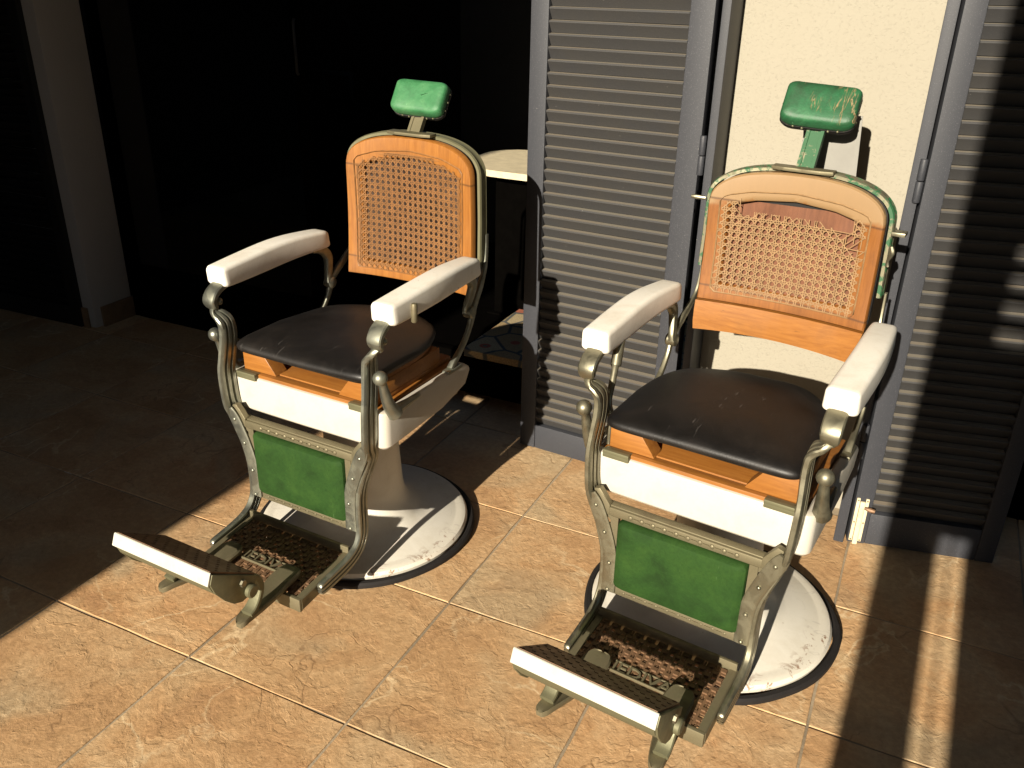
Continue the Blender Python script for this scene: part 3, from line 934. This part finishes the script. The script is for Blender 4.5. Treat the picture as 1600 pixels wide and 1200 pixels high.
    for i in range(nx):
        for j in range(ny):
            x = -.338 + .676 * (i + .5) / nx; y = -.618 - .388 * (j + .5) / ny
            if (i + j) % 2 == 0:
                h = .009 + rnd.uniform(0, .004)
                q = rnd.uniform(.0095, .0125)
                prism(bm, [(x - q, y - q), (x + q, y - q), (x + q, y + q), (x - q, y + q)], 'z', pz(y) - .006, pz(y) + h)
            elif rnd.random() < .6:
                box(bm, (x - .004, y - .016, pz(y) - .004), (x + .004, y + .016, pz(y) + .006))
    P('tread_lattice', bm, MAT['iron'], plate)['kind'] = 'stuff'
    bm = new()
    yb = -.875
    box(bm, (-.155, yb - .040, pz(yb) + .004), (.165, yb - .032, pz(yb) + .020), .002)
    box(bm, (-.155, yb + .034, pz(yb) + .004), (.165, yb + .040, pz(yb) + .016), .002)
    P('name_band', bm, MAT['plate'], plate)
    tc = bpy.data.curves.new('lettering', 'FONT')
    tc.body = 'IEDIVA'
    tc.size = .088; tc.extrude = .006; tc.align_x = 'CENTER'; tc.resolution_u = 2
    to = bpy.data.objects.new('lettering_source', tc)
    C.objects.link(to)
    dg = bpy.context.evaluated_depsgraph_get()
    me = bpy.data.meshes.new_from_object(to.evaluated_get(dg))
    bpy.data.objects.remove(to)
    bm = new(); bm.from_mesh(me); bpy.data.meshes.remove(me)
    xs = [v.co.x for v in bm.verts]; kx = .30 / (max(xs) - min(xs)); xm = (max(xs) + min(xs)) / 2
    for v in bm.verts:
        yy = yb - .032 + v.co.y
        v.co = V((v.co.x - xm) * kx + .005, yy, pz(yy) + .014 + v.co.z)
    P('lettering', bm, MAT['plate'], plate)
    bd = spec['bar_dz']
    for s in (-1, 1):
        # sole-shaped pad whose front runs on as the scroll arm
        bm = new()
        path = [(-.868, .30, .02), (-.875, .303, .07), (-.89, .305, .105), (-.93, .304, .128), (-.99, .300, .132), (-1.06, .293, .124), (-1.13, .292, .108), (-1.20, .294, .094), (-1.26, .299, .084), (-1.31, .303, .074), (-1.345, .300, .060), (-1.362, .293, .030)]
        rings = []
        for y, z, w in catmull(path, 3):
            xc = .213 + max(0, -1.0 - y) * .18
            t = .026
            rings.append([V(s * (xc + a * w), y, z + b_) for a, b_ in ((-.5, -t), (.5, -t), (.53, -.006), (.46, .004), (.30, -.002), (0, -.004), (-.30, -.002), (-.46, .004), (-.53, -.006))])
        loft(bm, rings)
        arm = P('scroll_arm', bm, MAT['plate'])
        bm = new()
        sx = s * .278
        bar(bm, [(sx, -1.30, .312, .03, .07), (sx, -1.265, .325, .035, .07), (sx, -1.230, .360, .036, .066), (sx, -1.205, .41, .036, .062), (sx, -1.205, .475 + bd * .5, .036, .058), (sx, -1.225, .530 + bd, .036, .056), (sx, -1.265, .556 + bd, .036, .056), (sx, -1.305, .548 + bd, .036, .056), (sx, -1.325, .520 + bd, .034, .054)], FLATB)
        tube(bm, [(s * .25, -1.305, .520 + bd, .030), (s * .255, -1.305, .520 + bd, .036), (s * .350, -1.305, .520 + bd, .036), (s * .356, -1.305, .520 + bd, .028)], 14)
        P('scroll', bm, MAT['olive'], arm)
    # ---- tilting foot bar
    def bp(y, z): return (y, z + bd)
    bm = new()
    body = [bp(-1.518, .752), bp(-1.538, .700), bp(-1.518, .648), bp(-1.47, .585), bp(-1.41, .530), bp(-1.35, .505), bp(-1.29, .512), bp(-1.255, .545), bp(-1.248, .572)]
    prism(bm, body, 'x', -.318, .318, .004)
    fb = P('foot_bar', bm, MAT['olive'])
    bm = new()
    prism(bm, [bp(-1.515, .760), bp(-1.522, .757), bp(-1.546, .700), bp(-1.540, .694), bp(-1.530, .70)], 'x', -.326, .326, .002)
    P('front_strip', bm, MAT['strip'], fb)
    bm = new()
    tdir = Vector((0, .265, -.180)).normalized()
    nrm = Vector((0, .180, .265)).normalized()
    o0 = V(0, bp(-1.512, .757)[0], bp(-1.512, .757)[1])
    Ldep = .318
    rings = []
    for xx in (-.315, .315):
        rings.append([o0 + tdir * a + nrm * b_ + V(xx, 0, 0) for a, b_ in ((0, -.004), (Ldep, -.004), (Ldep, .004), (0, .004))])
    loft(bm, rings)
    for i in range(18):
        for j in range(8):
            if (i + j) % 2: continue
            cpt = o0 + tdir * (.02 + .04 * j) + V(-.298 + .035 * i, 0, 0)
            base = [cpt + tdir * a + V(b_, 0, 0) + nrm * .003 for a, b_ in ((-.011, 0), (0, .010), (.011, 0), (0, -.010))]
            loft(bm, [base, [q + nrm * .004 for q in base]])
    P('bar_tread', bm, MAT['iron'], fb)['kind'] = 'stuff'
    for s in (-1, 1):
        bm = new()
        lobe = [bp(-1.512, .748), bp(-1.532, .700), bp(-1.51, .635), bp(-1.46, .560), bp(-1.41, .508), bp(-1.36, .486), bp(-1.31, .492), bp(-1.27, .525), bp(-1.250, .572)]
        prism(bm, lobe, 'x', s * .3185, s * .330, .003)
        P('end_plate', bm, MAT['olive'], fb)
        bm = new(); tube(bm, [(s * .330, -1.345, .590 + bd, .020), (s * .342, -1.345, .590 + bd, .018)], 6)
        P('nut', bm, MAT['brass'], fb)

    # ---- backrest
    wb, yb_, zb = spec['wb']; ws, ys, zs = spec['ws']; za = spec['za']
    outer = arch_outline(wb, zb, ws, zs, za)
    oz0, oz1, oza, ow = spec['open']
    inner = [(-ow, oz0), (-ow, oz1), (-ow * .93, oz1 + .025), (-ow * .6, oz1 + (oza - oz1) * .75), (0, oza), (ow * .6, oz1 + (oza - oz1) * .75), (ow * .93, oz1 + .025), (ow, oz1), (ow, oz0)]
    cc = (0, (zb + zs) / 2)
    def yy(x, z):
        t = (z - zb) / (zs - zb)
        return yb_ + (ys - yb_) * t + .045 * (1 - min(1, (x / ws) ** 2)) + .012 * sin(pi * min(1, max(0, t)))
    angs = sorted([2 * pi * k / 120 for k in range(120)] + [math.atan2(p[1] - cc[1], p[0]) % (2 * pi) for p in (outer[0], outer[-1], inner[0], inner[-1], inner[1], inner[-2])])
    rings = []
    for a in angs:
        ro, ri = ray_r(outer, cc, a), ray_r(inner, cc, a)
        row = []
        for q, off in ((0, .050), (0, .012), (.06, .002), (.2, 0), (.5, 0), (.8, 0), (.95, .002), (1, .009), (1, .050)):
            rr = ro + (ri - ro) * q
            x, z = cc[0] + rr * cos(a), cc[1] + rr * sin(a)
            row.append(V(x, yy(x, z) + off, z))
        rings.append(row)
    bm = new(); loft(bm, rings, closed=True, loop=True)
    frame = P('backrest_frame', bm, MAT['wood_worn'] if R else MAT['wood_v'], angle=40)
    # joint lines where the arch meets the uprights
    # woven cane
    ex = .042
    def inside(x, z, e):
        top_ = oz1 + (oza - oz1) * (1 - (abs(x) / ow) ** 2) + e
        return abs(x) <= ow + e and oz0 - e <= z <= top_
    rnd = random.Random(21)
    torn = R
    def gone(x, z, key):
        if not torn: return False
        lim = oz1 + (oza - oz1) * (1 - (abs(x) / ow) ** 2)
        k = random.Random(int(key * 977)).uniform(-.018, .02)
        if -.27 < x < .30 and z > lim - .062 - .018 * sin(x * 7 + 1) + k: return True
        if x > .285 and z > oz1 - .13 and abs(z - oz1 + .10) < .045: return random.Random(int(key * 31 + z * 90)).random() < .55
        return False
    bm = new()
    wS = .0042
    def strand(p0, p1, lift, key):
        n = 30
        pts = []
        for i in range(n + 1):
            t = i / n
            x, z = p0[0] + (p1[0] - p0[0]) * t, p0[1] + (p1[1] - p0[1]) * t
            if inside(x, z, ex) and not gone(x, z, key):
                pts.append((x, z))
            else:
                if len(pts) > 1: emit(pts, lift)
                pts = []
        if len(pts) > 1: emit(pts, lift)
    def emit(pts, lift):
        a, b_ = Vector(pts[0]), Vector(pts[-1])
        dd = (b_ - a)
        if dd.length < .01: return
        dd.normalize(); nn = Vector((-dd.y, dd.x)) * wS / 2
        step = max(1, len(pts) // 8)
        q = pts[::step]
        if q[-1] != pts[-1]: q.append(pts[-1])
        rings = []
        for x, z in q:
            e = 0 if inside(x, z, -.001) else -.004
            y = yy(x, z) - .0015 + e
            jit = .0008 * noise.noise((x * 40, z * 40, lift * 900))
            rings.append([V(x + nn.x + jit, y - lift, z + nn.y), V(x - nn.x + jit, y - lift, z - nn.y), V(x - nn.x * .5, y - lift + .0025, z - nn.y * .5), V(x + nn.x * .5, y - lift + .0025, z + nn.y * .5)])
        loft(bm, rings)
    pit = .0388
    nxs = int(2 * ow / pit) + 1
    x0 = -pit * nxs / 2
    for i in range(nxs + 1):
        for dlt in (-.0050, .0050):
            x = x0 + i * pit + dlt
            strand((x, oz0 - .06), (x, oza + .07), .002, i + dlt * 30)
    nz = int((oza - oz0) / pit) + 2
    for j in range(nz + 1):
        for dlt in (-.0050, .0050):
            z = oz0 - .01 + j * pit + dlt
            strand((-ow - .06, z), (ow + .06, z), .0005, 50 + j + dlt * 30)
    span = 2 * ow + .2
    for k in range(-nz - 2, nxs + nz + 3):
        xx = x0 + k * pit + pit / 2 - .0
        H = oza - oz0 + .14
        zz = oz0 - .01 - pit * 2 + pit / 2
        strand((xx - pit / 2, zz), (xx - pit / 2 + H, zz + H), .0035, 120 + k)
        strand((xx - pit / 2, zz), (xx - pit / 2 - H, zz + H), .0050, 190 + k)
    cw = P('cane_weave', bm, MAT['cane_pale'] if R else MAT['cane'], frame, 60)
    cw['kind'] = 'stuff'
    # tie thread round the border
    bm = new()
    loop_ = []
    N = 90
    for k in range(N):
        a = 2 * pi * k / N
        ri = ray_r(inner, cc, a)
        x, z = cc[0] + ri * cos(a), cc[1] + ri * sin(a)
        sx = x + math.copysign(ex + .002, x) * min(1, abs(x) / ow)
        sz = z + (ex + .002) * (1 if z > cc[1] else -1) * min(1, abs(z - cc[1]) / (cc[1] - oz0) if z < cc[1] else (z - cc[1]) / (oz1 - cc[1]))
        loop_.append((sx, sz))
    rings = []
    for k, (x, z) in enumerate(loop_):
        y = yy(x, z) - .004 - .002 * (k % 2)
        rings.append([V(x + a, y + b_, z + c_) for a, b_, c_ in ((.004, 0, .004), (0, -.004, 0), (-.004, 0, -.004), (0, .004, 0))])
    loft(bm, rings, loop=True)
    P('cane_binding', bm, MAT['cane_pale'] if R else MAT['cane'], frame, 60)
    # board, shell and hoop behind the frame
    def slabplate(name, sc_, y_a, y_b, mat, zlow, parent=None):
        bm = new()
        rings = []
        for off in (y_a, y_b):
            row = []
            for a in angs:
                ro = ray_r(outer, cc, a) * sc_
                x, z = cc[0] + ro * cos(a), max(zlow, cc[1] + ro * sin(a))
                row.append(V(x, yy(x, z) + off, z))
            rings.append(row)
        loft(bm, rings)
        return P(name, bm, mat, parent)
    slabplate('back_board', .97, .058, .070, MAT['board'] if R else MAT['board_dark'], zb + .03)
    slabplate('back_shell', 1.0, .078, .135, MAT['black'], zb + .02)
    bm = new()
    hoop = []
    for x, z in arch_outline(ws + .030, zb + .17, ws + .022, zs + .004, za + .012):
        hoop.append((x, yy(min(ws, abs(x)), z) + .10, z))
    for i in range(2):
        pass
    rings = []
    for i, p in enumerate(hoop):
        a = Vector(hoop[max(i - 1, 0)]); b_ = Vector(hoop[min(i + 1, len(hoop) - 1)])
        t = (b_ - a).normalized()
        out = Vector((-t.z, 0, t.x))
        out = out if True else -out
        rings.append([Vector(p) + out * u + V(0, w_, 0) for u, w_ in ((-.010, -.045), (.006, -.045), (.012, -.034), (.006, -.022), (.006, .010), (.012, .022), (.006, .034), (-.010, .034))])
    loft(bm, rings)
    P('back_hoop', bm, MAT['hoop_green'] if R else MAT['olive'])
    if R:
        # loose lower panel and hook on the shell
        bm = new()
        rings = []
        for z, y, w in ((zb - .006, yb_ - .006, wb), (zb - .05, yb_ - .035, wb - .008), (zb - .10, yb_ - .075, wb - .022), (spec['lp'][2], spec['lp'][1], spec['lp'][0])):
            row = []
            for i in range(17):
                x = -w + 2 * w * i / 16
                cv = .045 * (1 - (x / w) ** 2)
                zz = z + .012 * (1 - (x / w) ** 2) * (1 if z < zb - .1 else 0)
                row.append(V(x, y + cv, zz))
            for i in range(16, -1, -1):
                x = -w + 2 * w * i / 16
                row.append(V(x, y + .045 * (1 - (x / w) ** 2) + .035, z + .012 * (1 - (x / w) ** 2) * (1 if z < zb - .1 else 0)))
            rings.append(row)
        loft(bm, rings)
        P('lower_panel', bm, MAT['wood'], angle=40)
        bm = new()
        tube(bm, [(-.47, yb_ + .03, zs + .02, .010), (-.52, yb_ + .02, zs + .022, .013), (-.545, yb_ + .02, zs + .022, .010)], 8)
        P('back_knob', bm, MAT['brass'])
        bm = new(); box(bm, (.475, yb_ + .06, zs - .04), (.54, yb_ + .13, zs - .02), .004)
        P('hook_plate', bm, MAT['brass'])
        bm = new()
        tube(bm, [(.49, yb_ + .05, zs - .09, .010), (.50, yb_ + .045, zs - .12, .013), (.487, yb_ + .05, zs - .16, .008), (.49, yb_ + .05, zs - .19, .011)], 8, 3)
        P('back_hook', bm, MAT['brass'])
    # ---- headrest
    hx, hy, hz, tilt, twist, roll = spec['head']
    py = spec['posty']
    bm = new()
    zt_ = za + .035
    ztop = hz - .045
    for x0_, x1_, yo, mi in ((-.045, .045, 0.0, 0),):
        rings = []
        for t in (0, .5, 1):
            z = zt_ - .05 + (ztop - zt_ + .05) * t
            y = py + (hy + .055 - py) * t
            rings.append([V(a, y + b_, z) for a, b_ in ((-.044, -.02), (-.026, -.02), (-.024, -.013), (.024, -.013), (.026, -.02), (.044, -.02), (.044, .02), (-.044, .02))])
        loft(bm, rings)
    post = P('headrest_post', bm, MAT['green_metal'] if R else MAT['plate'], angle=25)
    bm = new()
    prism(bm, [(-.155, py - .04), (-.09, py - .055), (.09, py - .055), (.155, py - .04), (.155, py + .03), (-.155, py + .03)], 'z', zt_ - .022, zt_ - .004, .004)
    P('post_collar', bm, MAT['plate'], post)
    rot = Matrix.Rotation(twist, 4, 'Z') @ Matrix.Rotation(roll, 4, 'Y') @ Matrix.Rotation(tilt, 4, 'X')
    def hp(x, y, z): return rot @ V(x, y, z) + V(hx, hy, hz)
    bm = new()
    W, H = (.184, .114) if R else (.172, .106)
    rings = []
    for q, y in ((.94, .052), (.985, .048), (1.0, .036), (1.0, .022), (.985, .004), (.955, -.010), (.90, -.019), (.72, -.025), (.4, -.028), (.05, -.028)):
        row = []
        for u, v in rrect(6, .17):
            x = u * 2 * (W - (1 - q) * .16); z = v * 2 * (H - (1 - q) * .11)
            sag = .008 * (1 - (x / W) ** 2) * (1 if z > 0 else .4)
            row.append(hp(x, y + .018 * (1 - (x / W) ** 2) * 1.0 + .004 * noise.noise((x * 14, z * 14, 1 if R else 4)), z - sag * (1 if z > 0 else -1) * .6))
        rings.append(row)
    loft(bm, rings)
    hc = P('headrest_cushion', bm, MAT['green_crack'] if R else MAT['green_head'], angle=110)
    bm = new()
    rings = []
    for q, y in ((.8, .050), (.985, .050), (1.0, .062), (.97, .078), (.6, .080)):
        rings.append([hp(u * 2 * (W + .002) * q, y + .018 * (1 - (u * 2) ** 2), v * 2 * (H + .002) * q) for u, v in rrect(6, .17)])
    loft(bm, rings)
    P('headrest_back', bm, MAT['black'], hc)
    bm = new()
    for k in range(26):
        a = 2 * pi * k / 26
        ca, sa = cos(a), sin(a)
        x = (W + .001) * math.copysign(abs(ca) ** .5, ca); z = (H + .001) * math.copysign(abs(sa) ** .5, sa)
        p = hp(x, .05 + .018 * (1 - (x / W) ** 2), z)
        ball(bm, p, .0065, u=7, v=5)
    P('tacks', bm, MAT['olive'], hc)['kind'] = 'stuff'
    return ch

def build_chairs():
    make_chair(dict(right=False, pos=(.1304, 1.4235), rot=-.0519, dz=.0214, base=(-.03, .05), bar_dz=-.036,
                    wb=(.471, .554, 1.477 - .0), ws=(.458, .579, 2.17), za=2.37, open=(1.575, 2.165, 2.250, .350),
                    head=(0, .74, 2.600, -.62, .10, .03), posty=.66,
                    label='antique barber chair on the left with intact cane back and pale green headrest'))
    make_chair(dict(right=True, pos=(2.3457, 1.5468), rot=-.1177, dz=0.0, base=(.0, .075), bar_dz=0.0,
                    wb=(.449, .533, 1.668), ws=(.446, .539, 2.20), za=2.395, open=(1.765, 2.185, 2.258, .338), lp=(.412, .430, 1.530),
                    head=(0, .765, 2.728, -.68, .12, .05), posty=.64,
                    label='antique barber chair on the right with torn cane back and cracked dark green headrest'))
    # white sheet hanging behind the right headrest
    bm = new()
    rings = []
    for t in range(9):
        q = t / 8
        z = 2.66 - .32 * q
        y = 2.455 + .035 * q
        xl, xr = 2.34 + .02 * sin(q * 3.1) - .01 * q, 2.632 + .018 * q
        row = []
        for i in range(9):
            u = i / 8
            row.append(V(xl + (xr - xl) * u, y + .03 * sin(u * 3) * (1 - u), z - .02 * (1 - u) + .004 * noise.noise((u * 4, q * 4, 0))))
        for i in range(8, -1, -1):
            u = i / 8
            row.append(V(xl + (xr - xl) * u, y + .03 * sin(u * 3) * (1 - u) + .008, z - .02 * (1 - u)))
        rings.append(row)
    loft(bm, rings)
    tag(finish('paper_sheet', bm, MAT['paper'], None, 60), 'white sheet hanging behind the cracked headrest in front of the cream wall', 'sheet')

build_setting()
build_shutters()
build_chairs()
